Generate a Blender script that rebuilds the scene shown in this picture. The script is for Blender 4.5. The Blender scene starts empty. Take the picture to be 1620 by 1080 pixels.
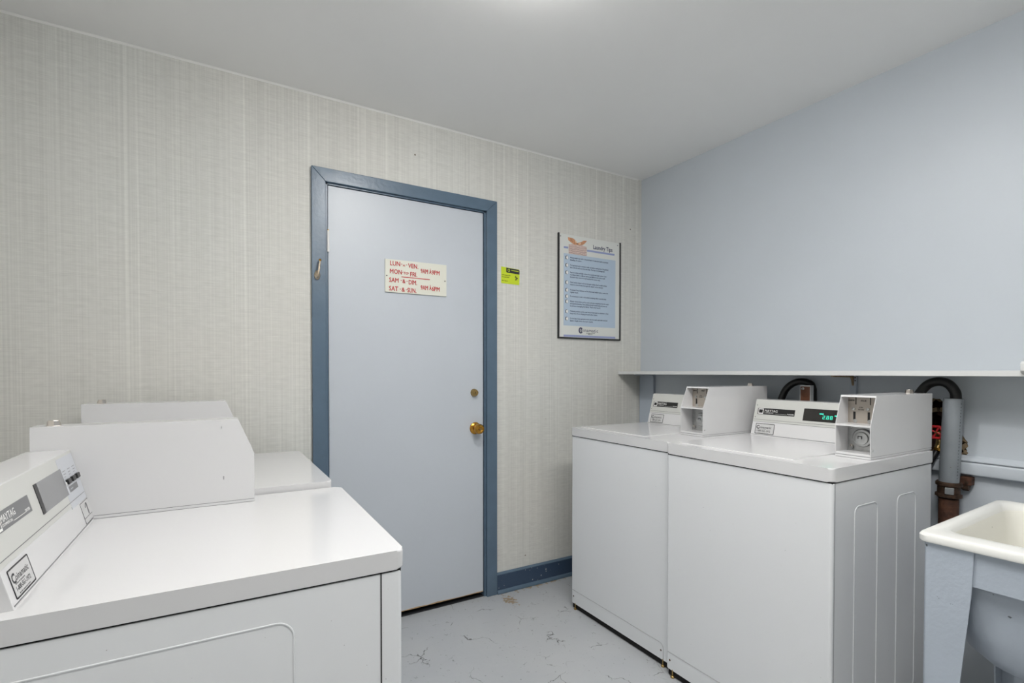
import bpy, bmesh, math, random
from mathutils import Matrix, Vector
S = bpy.context.scene
COL = S.collection
PI = math.pi

# ------------------------------------------------------------------ camera
cam_d = bpy.data.cameras.new('camera')
cam = bpy.data.objects.new('camera', cam_d)
COL.objects.link(cam)
cam.location = (-2.3978, -2.4027, 1.2082)
YAW, PITCH, ROLL = -0.5348, -0.0156, 0.0003
_F = Vector((-math.sin(YAW) * math.cos(PITCH), math.cos(YAW) * math.cos(PITCH), math.sin(PITCH)))
_R0 = Vector((math.cos(YAW), math.sin(YAW), 0))
_U0 = _R0.cross(_F)
_R = _R0 * math.cos(ROLL) + _U0 * math.sin(ROLL)
_U = _U0 * math.cos(ROLL) - _R0 * math.sin(ROLL)
cam.matrix_world = Matrix.Translation(cam.location) @ Matrix((_R, _U, -_F)).transposed().to_4x4()
cam_d.sensor_width = 36.0
cam_d.lens = 798.5 / 1620 * 36.0
cam_d.shift_y = (600.9 - 540) / 1620
cam_d.clip_start = 0.02
S.camera = cam

# ------------------------------------------------------------------ world, exposure
w = bpy.data.worlds.new('world'); S.world = w; w.use_nodes = True
w.node_tree.nodes['Background'].inputs[0].default_value = (0.01, 0.01, 0.012, 1)
w.node_tree.nodes['Background'].inputs[1].default_value = 0.2
S.view_settings.view_transform = 'Standard'
S.view_settings.look = 'None'
S.view_settings.gamma = 1.0
S.view_settings.use_curve_mapping = False
S.view_settings.exposure = 2.42
LAMP = 25.5            # strength of the ceiling globe
FILL = 5.4            # strength of the added fill light above the camera
H = 2.448              # ceiling height

# ------------------------------------------------------------------ materials
def lin(c):
    return tuple(((v / 255) / 12.92 if v / 255 <= 0.04045 else ((v / 255 + 0.055) / 1.055) ** 2.4) for v in c) + (1,)

def mat(name, rgb, rough=0.5, metal=0.0, spec=0.5, bump=0.0, bscale=60, emis=None, estr=0, coat=0, var=0.0, vscale=6, specks=0.0, sscale=90, srgb=(90, 75, 60)):
    m = bpy.data.materials.new(name); m.use_nodes = True
    nt = m.node_tree; b = nt.nodes['Principled BSDF']
    b.inputs['Base Color'].default_value = lin(rgb)
    b.inputs['Roughness'].default_value = rough
    b.inputs['Metallic'].default_value = metal
    b.inputs['Specular IOR Level'].default_value = spec
    b.inputs['Coat Weight'].default_value = coat
    if emis:
        b.inputs['Emission Color'].default_value = lin(emis)
        b.inputs['Emission Strength'].default_value = estr
    tc = None
    if bump or var or specks:
        tc = nt.nodes.new('ShaderNodeTexCoord')
    if bump:
        n = nt.nodes.new('ShaderNodeTexNoise'); n.inputs['Scale'].default_value = bscale; n.inputs['Detail'].default_value = 4
        nt.links.new(tc.outputs['Object'], n.inputs['Vector'])
        bp = nt.nodes.new('ShaderNodeBump'); bp.inputs['Strength'].default_value = bump; bp.inputs['Distance'].default_value = 0.004
        nt.links.new(n.outputs['Fac'], bp.inputs['Height']); nt.links.new(bp.outputs['Normal'], b.inputs['Normal'])
    src = None
    if var:
        n = nt.nodes.new('ShaderNodeTexNoise'); n.inputs['Scale'].default_value = vscale; n.inputs['Detail'].default_value = 5
        nt.links.new(tc.outputs['Object'], n.inputs['Vector'])
        mr = nt.nodes.new('ShaderNodeMapRange'); mr.inputs[1].default_value = 0.3; mr.inputs[2].default_value = 0.7
        mr.inputs[3].default_value = 1 - var; mr.inputs[4].default_value = 1 + var
        nt.links.new(n.outputs['Fac'], mr.inputs[0])
        mx = nt.nodes.new('ShaderNodeMix'); mx.data_type = 'RGBA'; mx.blend_type = 'MULTIPLY'; mx.inputs[0].default_value = 1
        mx.inputs[6].default_value = lin(rgb); nt.links.new(mr.outputs[0], mx.inputs[7])
        src = mx.outputs[2]
    if specks:
        n = nt.nodes.new('ShaderNodeTexNoise'); n.inputs['Scale'].default_value = sscale; n.inputs['Detail'].default_value = 2
        nt.links.new(tc.outputs['Object'], n.inputs['Vector'])
        mr = nt.nodes.new('ShaderNodeMapRange'); mr.inputs[1].default_value = 0.78 - specks * .1; mr.inputs[2].default_value = 0.81 - specks * .1
        nt.links.new(n.outputs['Fac'], mr.inputs[0])
        mx = nt.nodes.new('ShaderNodeMix'); mx.data_type = 'RGBA'
        nt.links.new(mr.outputs[0], mx.inputs[0])
        if src: nt.links.new(src, mx.inputs[6])
        else: mx.inputs[6].default_value = lin(rgb)
        mx.inputs[7].default_value = lin(srgb)
        src = mx.outputs[2]
    if src: nt.links.new(src, b.inputs['Base Color'])
    return m

def N(nt, t, **k):
    n = nt.nodes.new(t)
    for a, v in k.items(): setattr(n, a, v)
    return n

def wallpaper_mat():
    m = bpy.data.materials.new('woven_wallpaper'); m.use_nodes = True
    nt = m.node_tree; b = nt.nodes['Principled BSDF']; L = nt.links.new
    tc = N(nt, 'ShaderNodeTexCoord')
    def streak(sx, sz, detail, lo, hi, a, c):
        mp = N(nt, 'ShaderNodeMapping'); mp.inputs['Scale'].default_value = (sx, 1, sz); L(tc.outputs['Object'], mp.inputs['Vector'])
        n = N(nt, 'ShaderNodeTexNoise'); n.inputs['Scale'].default_value = 1; n.inputs['Detail'].default_value = detail
        L(mp.outputs[0], n.inputs['Vector'])
        r = N(nt, 'ShaderNodeMapRange'); r.inputs[1].default_value = lo; r.inputs[2].default_value = hi
        r.inputs[3].default_value = a; r.inputs[4].default_value = c
        L(n.outputs['Fac'], r.inputs[0]); return r.outputs[0]
    def mul(a, c, op='MULTIPLY'):
        q = N(nt, 'ShaderNodeMath', operation=op); L(a, q.inputs[0]); L(c, q.inputs[1]); return q.outputs[0]
    v1 = streak(170, 0.7, 2, .3, .7, .93, 1.06)       # fine vertical threads
    v2 = streak(60, 0.12, 0, .66, .74, 1.0, 1.09)      # pale broad threads
    h1 = streak(9, 330, 2, .3, .7, .93, 1.05)          # weft
    h2 = streak(30, 60, 2, .3, .7, .965, 1.03)
    lo = streak(1.1, 1.1, 2, .3, .7, .985, 1.015)
    f = mul(mul(mul(v1, v2), mul(h1, h2)), lo)
    mx = N(nt, 'ShaderNodeMix', data_type='RGBA', blend_type='MULTIPLY'); mx.inputs[0].default_value = 1
    mx.inputs[6].default_value = lin((210, 209, 206)); L(f, mx.inputs[7])
    # warm and cool cast in broad patches
    nz = N(nt, 'ShaderNodeTexNoise'); nz.inputs['Scale'].default_value = 1.3; nz.inputs['Detail'].default_value = 1
    L(tc.outputs['Object'], nz.inputs['Vector'])
    tn = N(nt, 'ShaderNodeMix', data_type='RGBA'); L(nz.outputs['Fac'], tn.inputs[0])
    tn.inputs[6].default_value = (1.02, 1.0, .96, 1); tn.inputs[7].default_value = (.96, 1.0, .99, 1)
    m2 = N(nt, 'ShaderNodeMix', data_type='RGBA', blend_type='MULTIPLY'); m2.inputs[0].default_value = 1
    L(mx.outputs[2], m2.inputs[6]); L(tn.outputs[2], m2.inputs[7])
    # nail holes and specks
    sp = N(nt, 'ShaderNodeTexVoronoi'); sp.inputs['Scale'].default_value = 5.5; L(tc.outputs['Object'], sp.inputs['Vector'])
    sr = N(nt, 'ShaderNodeMapRange'); sr.inputs[1].default_value = .028; sr.inputs[2].default_value = .02; L(sp.outputs['Distance'], sr.inputs[0])
    m3 = N(nt, 'ShaderNodeMix', data_type='RGBA'); L(sr.outputs[0], m3.inputs[0]); L(m2.outputs[2], m3.inputs[6]); m3.inputs[7].default_value = lin((110, 100, 88))
    L(m3.outputs[2], b.inputs['Base Color'])
    bp = N(nt, 'ShaderNodeBump'); bp.inputs['Strength'].default_value = .35; bp.inputs['Distance'].default_value = .0015
    L(f, bp.inputs['Height']); L(bp.outputs[0], b.inputs['Normal'])
    b.inputs['Roughness'].default_value = .62; b.inputs['Specular IOR Level'].default_value = .3
    return m

def floor_mat():
    m = bpy.data.materials.new('painted_concrete'); m.use_nodes = True
    nt = m.node_tree; b = nt.nodes['Principled BSDF']; L = nt.links.new
    tc = N(nt, 'ShaderNodeTexCoord')
    big = N(nt, 'ShaderNodeTexNoise'); big.inputs['Scale'].default_value = 3.5; big.inputs['Detail'].default_value = 6; L(tc.outputs['Object'], big.inputs['Vector'])
    base = N(nt, 'ShaderNodeMix', data_type='RGBA'); L(big.outputs['Fac'], base.inputs[0])
    base.inputs[6].default_value = lin((166, 170, 175)); base.inputs[7].default_value = lin((184, 186, 187))
    # wandering cracks, only here and there
    wr = N(nt, 'ShaderNodeTexNoise'); wr.inputs['Scale'].default_value = 9; wr.inputs['Detail'].default_value = 5; L(tc.outputs['Object'], wr.inputs['Vector'])
    wm = N(nt, 'ShaderNodeVectorMath', operation='MULTIPLY_ADD'); L(wr.outputs['Color'], wm.inputs[0]); wm.inputs[1].default_value = (.16, .16, .16); L(tc.outputs['Object'], wm.inputs[2])
    vo = N(nt, 'ShaderNodeTexVoronoi', feature='DISTANCE_TO_EDGE'); vo.inputs['Scale'].default_value = 4.2; L(wm.outputs[0], vo.inputs['Vector'])
    cr = N(nt, 'ShaderNodeMapRange'); cr.inputs[1].default_value = .0075; cr.inputs[2].default_value = .002; L(vo.outputs['Distance'], cr.inputs[0])
    mk = N(nt, 'ShaderNodeTexNoise'); mk.inputs['Scale'].default_value = 7; mk.inputs['Detail'].default_value = 3; L(tc.outputs['Object'], mk.inputs['Vector'])
    mr = N(nt, 'ShaderNodeMapRange'); mr.inputs[1].default_value = .54; mr.inputs[2].default_value = .6; L(mk.outputs['Fac'], mr.inputs[0])
    cm = N(nt, 'ShaderNodeMath', operation='MULTIPLY'); L(cr.outputs[0], cm.inputs[0]); L(mr.outputs[0], cm.inputs[1])
    # short scratches
    v2 = N(nt, 'ShaderNodeTexVoronoi', feature='DISTANCE_TO_EDGE'); v2.inputs['Scale'].default_value = 17; L(wm.outputs[0], v2.inputs['Vector'])
    c2 = N(nt, 'ShaderNodeMapRange'); c2.inputs[1].default_value = .02; c2.inputs[2].default_value = .008; L(v2.outputs['Distance'], c2.inputs[0])
    k2 = N(nt, 'ShaderNodeTexNoise'); k2.inputs['Scale'].default_value = 21; L(tc.outputs['Object'], k2.inputs['Vector'])
    r2 = N(nt, 'ShaderNodeMapRange'); r2.inputs[1].default_value = .60; r2.inputs[2].default_value = .66; r2.inputs[4].default_value = .6; L(k2.outputs['Fac'], r2.inputs[0])
    q2 = N(nt, 'ShaderNodeMath', operation='MULTIPLY'); L(c2.outputs[0], q2.inputs[0]); L(r2.outputs[0], q2.inputs[1])
    mxm = N(nt, 'ShaderNodeMath', operation='MAXIMUM'); L(cm.outputs[0], mxm.inputs[0]); L(q2.outputs[0], mxm.inputs[1])
    # dots
    dn = N(nt, 'ShaderNodeTexNoise'); dn.inputs['Scale'].default_value = 75; dn.inputs['Detail'].default_value = 1; L(tc.outputs['Object'], dn.inputs['Vector'])
    dr = N(nt, 'ShaderNodeMapRange'); dr.inputs[1].default_value = .725; dr.inputs[2].default_value = .75; dr.inputs[4].default_value = .5; L(dn.outputs['Fac'], dr.inputs[0])
    mx3 = N(nt, 'ShaderNodeMath', operation='MAXIMUM'); L(mxm.outputs[0], mx3.inputs[0]); L(dr.outputs[0], mx3.inputs[1])
    mc = N(nt, 'ShaderNodeMix', data_type='RGBA'); L(mx3.outputs[0], mc.inputs[0]); L(base.outputs[2], mc.inputs[6]); mc.inputs[7].default_value = lin((82, 80, 78))
    # bare tan chips where the paint is gone: by the door jamb and along the baseboard
    def chip(cx, cy, r, ax, ay, src):
        mp = N(nt, 'ShaderNodeVectorMath', operation='SUBTRACT'); L(tc.outputs['Object'], mp.inputs[0]); mp.inputs[1].default_value = (cx, cy, 0)
        ms = N(nt, 'ShaderNodeVectorMath', operation='MULTIPLY'); L(mp.outputs[0], ms.inputs[0]); ms.inputs[1].default_value = (ax, ay, 0)
        ln = N(nt, 'ShaderNodeVectorMath', operation='LENGTH'); L(ms.outputs[0], ln.inputs[0])
        nn = N(nt, 'ShaderNodeTexNoise'); nn.inputs['Scale'].default_value = 45; nn.inputs['Detail'].default_value = 4; L(tc.outputs['Object'], nn.inputs['Vector'])
        ad = N(nt, 'ShaderNodeMath', operation='MULTIPLY_ADD'); L(nn.outputs['Fac'], ad.inputs[0]); ad.inputs[1].default_value = .22; L(ln.outputs['Value'], ad.inputs[2])
        rr = N(nt, 'ShaderNodeMapRange'); rr.inputs[1].default_value = r + .1; rr.inputs[2].default_value = r + .085; L(ad.outputs[0], rr.inputs[0])
        mm = N(nt, 'ShaderNodeMix', data_type='RGBA'); L(rr.outputs[0], mm.inputs[0]); L(src, mm.inputs[6]); mm.inputs[7].default_value = lin((152, 134, 108))
        return mm.outputs[2]
    o = chip(-1.053, -.115, .045, 1.3, .75, mc.outputs[2])
    o = chip(-.85, -.022, .03, .12, 1.6, o)
    L(o, b.inputs['Base Color'])
    rg = N(nt, 'ShaderNodeMapRange'); rg.inputs[3].default_value = .3; rg.inputs[4].default_value = .48; L(big.outputs['Fac'], rg.inputs[0]); L(rg.outputs[0], b.inputs['Roughness'])
    bp = N(nt, 'ShaderNodeBump'); bp.inputs['Strength'].default_value = .5; bp.inputs['Distance'].default_value = -.003; L(mx3.outputs[0], bp.inputs['Height'])
    b2 = N(nt, 'ShaderNodeBump'); b2.inputs['Strength'].default_value = .12; b2.inputs['Distance'].default_value = .01
    fn = N(nt, 'ShaderNodeTexNoise'); fn.inputs['Scale'].default_value = 28; fn.inputs['Detail'].default_value = 5; L(tc.outputs['Object'], fn.inputs['Vector'])
    L(fn.outputs['Fac'], b2.inputs['Height']); L(bp.outputs[0], b2.inputs['Normal']); L(b2.outputs[0], b.inputs['Normal'])
    return m

M = {}
M['wallpaper'] = wallpaper_mat()
M['floor'] = floor_mat()
M['ceiling'] = mat('ceiling_paint', (240, 240, 239), .6, spec=.3, bump=.12, bscale=5, var=.012, vscale=2)
M['blue_wall'] = mat('pale_blue_wall_paint', (190, 197, 204), .42, spec=.4, bump=.12, bscale=22, var=.015, vscale=3)
M['white_wall'] = mat('off_white_wall_paint', (228, 228, 225), .6)
M['door'] = mat('door_paint', (190, 196, 203), .38, spec=.45, bump=.08, bscale=30, var=.012, vscale=4)
M['trim'] = mat('slate_blue_gloss_paint', (87, 107, 125), .32, spec=.5, bump=.22, bscale=55, var=.06, vscale=14)
M['base'] = mat('dark_blue_baseboard_paint', (54, 72, 95), .34, spec=.5, bump=.25, bscale=60, specks=.75, sscale=55, srgb=(190, 190, 188))
M['gap_shade'] = mat('gap_shade_black', (30, 32, 36), .8)  # near-black standing in for shade around the closed door
M['wood_raw'] = mat('chipped_raw_wood', (178, 148, 110), .8, bump=.4, bscale=120, var=.2, vscale=60)
M['enamel'] = mat('white_appliance_enamel', (211, 211, 212), .12, spec=.5)
M['enamel_side'] = mat('white_appliance_side_enamel', (224, 226, 228), .25, spec=.5, bump=.02, bscale=160, specks=.05, sscale=170, srgb=(120, 110, 104))  # same white as the tops, lightened to offset dimmer light on sides
M['console'] = mat('light_grey_console', (196, 197, 193), .3, spec=.45)
M['black'] = mat('black_plastic', (24, 24, 25), .35)
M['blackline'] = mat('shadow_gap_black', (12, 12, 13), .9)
M['greyplate'] = mat('grey_plate_sheen_and_seam', (120, 121, 123), .35, metal=.3)
M['greydisplay'] = mat('smoked_display_window', (132, 133, 135), .18, spec=.6)
M['glassdisplay'] = mat('dark_display_window', (40, 38, 37), .12, spec=.6)
M['panelgrey'] = mat('pale_grey_overlay', (190, 193, 199), .35)
M['white'] = mat('white_print', (236, 236, 234), .5)
M['ink'] = mat('black_print', (38, 38, 42), .5)
M['navy'] = mat('navy_print', (44, 46, 84), .5)
M['green'] = mat('green_digits', (40, 190, 160), .5, emis=(60, 225, 190), estr=.25)
M['sticker'] = mat('silver_sticker', (203, 203, 203), .3, metal=.15)
M['tan_metal'] = mat('warm_grey_coin_plate', (178, 170, 160), .38, metal=.55, bump=.08, bscale=150)
M['steel'] = mat('brushed_steel', (190, 191, 190), .3, metal=.9, bump=.1, bscale=120, var=.1, vscale=60)
M['lock'] = mat('satin_nickel_lock', (208, 200, 192), .22, metal=1)
M['brass'] = mat('brass', (190, 140, 60), .2, metal=1, var=.12, vscale=60)
M['pewter'] = mat('tarnished_pewter', (196, 180, 158), .3, metal=.9, bump=.4, bscale=260, var=.25, vscale=120)
M['groove_shade'] = mat('pressed_groove_shade', (168, 169, 171), .5)  # shade of the pressed line put into the bead's grey
M['brass_old'] = mat('aged_brass', (168, 142, 92), .32, metal=1, bump=.3, bscale=200, var=.25, vscale=90)
M['cream'] = mat('cream_sign_board', (216, 216, 204), .5)
M['red'] = mat('red_marker', (186, 38, 44), .55)
M['lime'] = mat('fluorescent_lime_paper', (196, 214, 40), .5)
M['olive'] = mat('olive_print', (96, 104, 18), .5)
M['paper'] = mat('poster_white', (218, 220, 216), .35)
M['posterblue'] = mat('poster_blue_panel', (180, 197, 214), .35)
M['bar'] = mat('poster_periwinkle_bar', (150, 160, 200), .4)
M['skin'] = mat('printed_skin', (206, 150, 112), .5, var=.25, vscale=90)
M['skin2'] = mat('printed_skin_highlight', (236, 200, 168), .5)
M['towel'] = mat('printed_towels', (208, 186, 178), .5, var=.12, vscale=110)
M['towel2'] = mat('printed_towel_folds', (156, 128, 120), .5)
M['shelf'] = mat('white_shelf_paint', (208, 210, 210), .4, spec=.4, bump=.1, bscale=40)
M['bracket'] = mat('painted_bracket', (176, 186, 198), .5, bump=.3, bscale=70)
M['rubber'] = mat('black_rubber_hose', (17, 17, 18), .42, spec=.45)
M['pvc'] = mat('grey_plastic_pipe', (132, 138, 143), .28, spec=.5, var=.05, vscale=20, specks=.3)
M['pvc_print'] = mat('pipe_print', (52, 58, 64), .5)
M['rust'] = mat('rusty_iron', (88, 58, 43), .75, metal=.2, bump=.6, bscale=120, var=.35, vscale=40)
M['rustdark'] = mat('dark_rusty_band', (74, 56, 44), .6, metal=.5, bump=.5, bscale=140, var=.4, vscale=70)
M['redvalve'] = mat('red_valve_paint', (186, 34, 40), .4, spec=.5, var=.15, vscale=70)
M['hole'] = mat('broken_wall_cavity', (62, 42, 32), .95, bump=1.0, bscale=45, var=.5, vscale=32)
M['plaster'] = mat('broken_plaster_edge', (142, 124, 98), .95, bump=.9, bscale=80, var=.3, vscale=60)
M['sink_white'] = mat('white_sink_rim', (232, 232, 228), .25, spec=.5, bump=.05, bscale=40)
M['sink_in'] = mat('cream_sink_bowl', (232, 231, 223), .34, spec=.45, bump=.1, bscale=60, specks=.45, sscale=40, srgb=(132, 128, 118))
M['sink_paint'] = mat('blue_grey_painted_stand', (172, 181, 192), .4, spec=.45, bump=.22, bscale=75, var=.02, vscale=12, specks=.3, sscale=80, srgb=(96, 100, 106))
M['globe'] = mat('lit_ceiling_globe', (255, 255, 255), .4, emis=(255, 253, 250), estr=LAMP)
M['fill_diffuser'] = mat('lit_fill_diffuser', (255, 255, 255), .4, emis=(255, 253, 250), estr=FILL)
M['brownwood'] = mat('dark_brown_post', (98, 58, 36), .5, bump=.4, bscale=60, var=.25, vscale=35)

# ------------------------------------------------------------------ mesh builder
class MB:
    def __init__(s, xf=None):
        s.v = []; s.f = []; s.fm = []; s.sm = []; s.m = []; s.xf = xf or Matrix()
    def mi(s, m):
        if m not in s.m: s.m.append(m)
        return s.m.index(m)
    def add(s, vs, fs, m, T=None, smooth=False):
        X = s.xf @ T if T else s.xf
        o = len(s.v); k = s.mi(m)
        s.v += [tuple(X @ Vector(p)) for p in vs]
        for f in fs:
            s.f.append([i + o for i in f]); s.fm.append(k); s.sm.append(smooth)
    def bm(s, bm, m, T=None, smooth=False):
        bm.verts.index_update()
        s.add([v.co[:] for v in bm.verts], [[v.index for v in f.verts] for f in bm.faces], m, T, smooth); bm.free()
    def box(s, x0, x1, y0, y1, z0, z1, m, bev=0, seg=2, T=None, smooth=False):
        bm = bmesh.new()
        r = bmesh.ops.create_cube(bm, size=1)
        for v in bm.verts:
            v.co = Vector(((x0 + x1) / 2 + v.co.x * (x1 - x0), (y0 + y1) / 2 + v.co.y * (y1 - y0), (z0 + z1) / 2 + v.co.z * (z1 - z0)))
        if bev:
            bmesh.ops.bevel(bm, geom=bm.edges[:], offset=bev, segments=seg, profile=.5, affect='EDGES')
        s.bm(bm, m, T, bool(bev) or smooth)
    def prism(s, pts, axis, a, b, m, bev=0, T=None, seg=2):
        """polygon given in the two other axes, extruded along axis from a to b"""
        def P(p, t):
            return {'y': (p[0], t, p[1]), 'x': (t, p[0], p[1]), 'z': (p[0], p[1], t)}[axis]
        bm = bmesh.new()
        A = [bm.verts.new(P(p, a)) for p in pts]; B = [bm.verts.new(P(p, b)) for p in pts]
        n = len(pts)
        bm.faces.new(A); bm.faces.new(B[::-1])
        for i in range(n): bm.faces.new((A[i], B[i], B[(i + 1) % n], A[(i + 1) % n]))
        bmesh.ops.recalc_face_normals(bm, faces=bm.faces[:])
        if bev: bmesh.ops.bevel(bm, geom=bm.edges[:], offset=bev, segments=seg, profile=.5, affect='EDGES')
        s.bm(bm, m, T, bool(bev))
    def slab(s, pts, z0, z1, m, bev, seg=2, T=None):
        bm = bmesh.new()
        A = [bm.verts.new((p[0], p[1], z0)) for p in pts]; B = [bm.verts.new((p[0], p[1], z1)) for p in pts]
        n = len(pts); bm.faces.new(A[::-1]); bm.faces.new(B)
        for i in range(n): bm.faces.new((A[i], A[(i + 1) % n], B[(i + 1) % n], B[i]))
        ed = [e for e in bm.edges if abs(e.verts[0].co.z - e.verts[1].co.z) < 1e-6]
        bmesh.ops.bevel(bm, geom=ed, offset=bev, segments=seg, profile=.5, affect='EDGES')
        s.bm(bm, m, T, True)
    def tube(s, path, r, m, seg=14, T=None, closed=False, caps=True):
        P = [Vector(p) for p in path]; n = len(P)
        R = r if isinstance(r, (list, tuple)) else [r] * n
        vs = []; fs = []
        up = None
        for i in range(n):
            if closed: t = (P[(i + 1) % n] - P[i - 1]).normalized()
            else: t = (P[min(i + 1, n - 1)] - P[max(i - 1, 0)]).normalized()
            if up is None:
                up = Vector((0, 0, 1)) if abs(t.z) < .9 else Vector((1, 0, 0))
            u = (up - t * up.dot(t)).normalized(); w_ = t.cross(u); up = u
            for k in range(seg):
                a = 2 * PI * k / seg
                vs.append(tuple(P[i] + (u * math.cos(a) + w_ * math.sin(a)) * R[i]))
        m_ = n if closed else n - 1
        for i in range(m_):
            j = (i + 1) % n
            for k in range(seg):
                l = (k + 1) % seg
                fs.append((i * seg + k, i * seg + l, j * seg + l, j * seg + k))
        if caps and not closed:
            fs.append(tuple(range(seg))[::-1]); fs.append(tuple((n - 1) * seg + k for k in range(seg)))
        s.add(vs, fs, m, T, True)
    def lathe(s, prof, m, T=None, seg=28, smooth=True):
        """profile of (radius, height) revolved about local z"""
        vs = []; fs = []
        for r, z in prof:
            for k in range(seg):
                a = 2 * PI * k / seg; vs.append((r * math.cos(a), r * math.sin(a), z))
        for i in range(len(prof) - 1):
            for k in range(seg):
                l = (k + 1) % seg
                fs.append((i * seg + k, i * seg + l, (i + 1) * seg + l, (i + 1) * seg + k))
        fs.append(tuple(range(seg))[::-1]); fs.append(tuple((len(prof) - 1) * seg + k for k in range(seg)))
        s.add(vs, fs, m, T, smooth)
    def loft(s, loops, m, T=None, capa=False, capb=False):
        n = len(loops[0]); vs = [p for l in loops for p in l]; fs = []
        for i in range(len(loops) - 1):
            for k in range(n):
                l = (k + 1) % n
                fs.append((i * n + k, i * n + l, (i + 1) * n + l, (i + 1) * n + k))
        if capa: fs.append(tuple(range(n))[::-1])
        if capb: fs.append(tuple((len(loops) - 1) * n + k for k in range(n)))
        s.add(vs, fs, m, T, True)
    def text(s, body, size, m, T, align='LEFT', depth=.0002, sx=1.0, space=1.0, bold=0.0):
        c = bpy.data.curves.new('writing', 'FONT'); c.body = body; c.size = size; c.resolution_u = 2
        c.align_x = align; c.extrude = depth; c.space_character = space; c.offset = bold
        o = bpy.data.objects.new('writing', c); COL.objects.link(o)
        dg = bpy.context.evaluated_depsgraph_get()
        me = bpy.data.meshes.new_from_object(o.evaluated_get(dg))
        X = T @ Matrix.Diagonal((sx, 1, 1, 1))
        s.add([v.co[:] for v in me.vertices], [list(p.vertices) for p in me.polygons], m, X)
        bpy.data.objects.remove(o); bpy.data.meshes.remove(me); bpy.data.curves.remove(c)
    def build(s, name, parent=None, sharp=35):
        me = bpy.data.meshes.new(name); me.from_pydata(s.v, [], s.f)
        for m in s.m: me.materials.append(m)
        me.polygons.foreach_set('material_index', s.fm)
        me.polygons.foreach_set('use_smooth', s.sm)
        me.update()
        b = bmesh.new(); b.from_mesh(me); bmesh.ops.remove_doubles(b, verts=b.verts, dist=1e-6); 
        bmesh.ops.recalc_face_normals(b, faces=b.faces[:]) if getattr(s, 'recalc', True) else None
        b.to_mesh(me); b.free()
        me.set_sharp_from_angle(angle=math.radians(sharp))
        o = bpy.data.objects.new(name, me); COL.objects.link(o)
        wn = o.modifiers.new('weighted_normals', 'WEIGHTED_NORMAL'); wn.keep_sharp = True
        if parent: o.parent = parent
        return o

def frame(o, u, v):
    """matrix whose x axis is u, y axis is v, z axis the normal"""
    u = Vector(u).normalized(); v = Vector(v).normalized(); n = u.cross(v)
    return Matrix.Translation(Vector(o)) @ Matrix((u, v, n)).transposed().to_4x4()

def axis_to(o, d):
    """matrix whose z axis is d"""
    return Matrix.Translation(Vector(o)) @ Vector((0, 0, 1)).rotation_difference(Vector(d)).to_matrix().to_4x4()

def rrect(x0, x1, y0, y1, r, n=6):
    out = []
    for cx, cy, a0 in ((x1 - r, y1 - r, 0), (x0 + r, y1 - r, PI / 2), (x0 + r, y0 + r, PI), (x1 - r, y0 + r, 1.5 * PI)):
        for i in range(n + 1):
            a = a0 + PI / 2 * i / n; out.append((cx + r * math.cos(a), cy + r * math.sin(a)))
    return out

def empty(name, loc, rz=0):
    o = bpy.data.objects.new(name, None); COL.objects.link(o); o.location = loc; o.rotation_euler.z = rz
    o.empty_display_size = .1
    return o
def tag(o, label=None, cat=None, group=None, kind=None):
    if label: o['label'] = label
    if cat: o['category'] = cat
    if group: o['group'] = group
    if kind: o['kind'] = kind
    return o
def struct(mb, name, parent=None):
    o = mb.build(name, parent)
    o['kind'] = 'structure'
    return o
def catmull(pts, n=8):
    P = [Vector(p) for p in pts]; P = [P[0] * 2 - P[1]] + P + [P[-1] * 2 - P[-2]]
    out = []
    for i in range(1, len(P) - 2):
        for k in range(n):
            t = k / n; a, b, c, d = P[i - 1:i + 3]
            out.append(.5 * ((2 * b) + (c - a) * t + (2 * a - 5 * b + 4 * c - d) * t * t + (3 * b - a - 3 * c + d) * t ** 3))
    out.append(P[-2]); return out

# ------------------------------------------------------------------ the room
XL, YN = -3.14, -4.6      # left wall, wall behind the camera
b = MB(); b.box(XL, .0, YN, .3, -.06, 0, M['floor']); struct(b, 'floor')
b = MB(); b.box(XL - .1, .14, YN - .1, .14, H, H + .06, M['ceiling']); struct(b, 'ceiling')
DL, DR, DT = -1.9565, -1.1395, 2.0635   # door opening
b = MB()
b.box(XL - .1, DL, 0, .12, -.06, H, M['wallpaper']); b.box(DR, .0, 0, .12, -.06, H, M['wallpaper'])
b.box(DL, DR, 0, .12, DT, H, M['wallpaper']); wb = struct(b, 'wall_back')
b = MB(); b.box(XL - .1, XL, YN, 0, -.06, H, M['white_wall']); struct(b, 'wall_left')
b = MB(); b.box(XL - .1, .14, YN - .1, YN, -.06, H, M['white_wall']); struct(b, 'wall_near')

# right wall with the broken hole around the pipes
random.seed(4)
hole = []
base_h = [(-1.50, 1.02), (-1.525, 1.085), (-1.555, 1.108), (-1.575, 1.106), (-1.592, 1.088), (-1.610, 1.07), (-1.625, 1.03), (-1.640, .985), (-1.650, .965),
          (-1.660, .950), (-1.6615, .935), (-1.655, .925), (-1.661, .912), (-1.655, .900), (-1.60, .893), (-1.53, .893), (-1.505, .92)]
for i, (y, z) in enumerate(base_h):
    y2, z2 = base_h[(i + 1) % len(base_h)]
    hole.append((y, z))
    for t in (.33, .66):
        hole.append((y + (y2 - y) * t + random.uniform(-.0025, .0025), z + (z2 - z) * t + random.uniform(-.0025, .0025)))
bm = bmesh.new()
outer = [bm.verts.new((0, y, z)) for y, z in ((.0, -.06), (.0, H), (YN, H), (YN, -.06))]
inner = [bm.verts.new((0, y, z)) for y, z in hole]
eds = [bm.edges.new((outer[i], outer[(i + 1) % 4])) for i in range(4)] + [bm.edges.new((inner[i], inner[(i + 1) % len(inner)])) for i in range(len(inner))]
bmesh.ops.triangle_fill(bm, edges=eds, use_beauty=True)
for f in bm.faces:
    if f.normal.x > 0: f.normal_flip()
b = MB(); b.recalc = False
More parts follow.
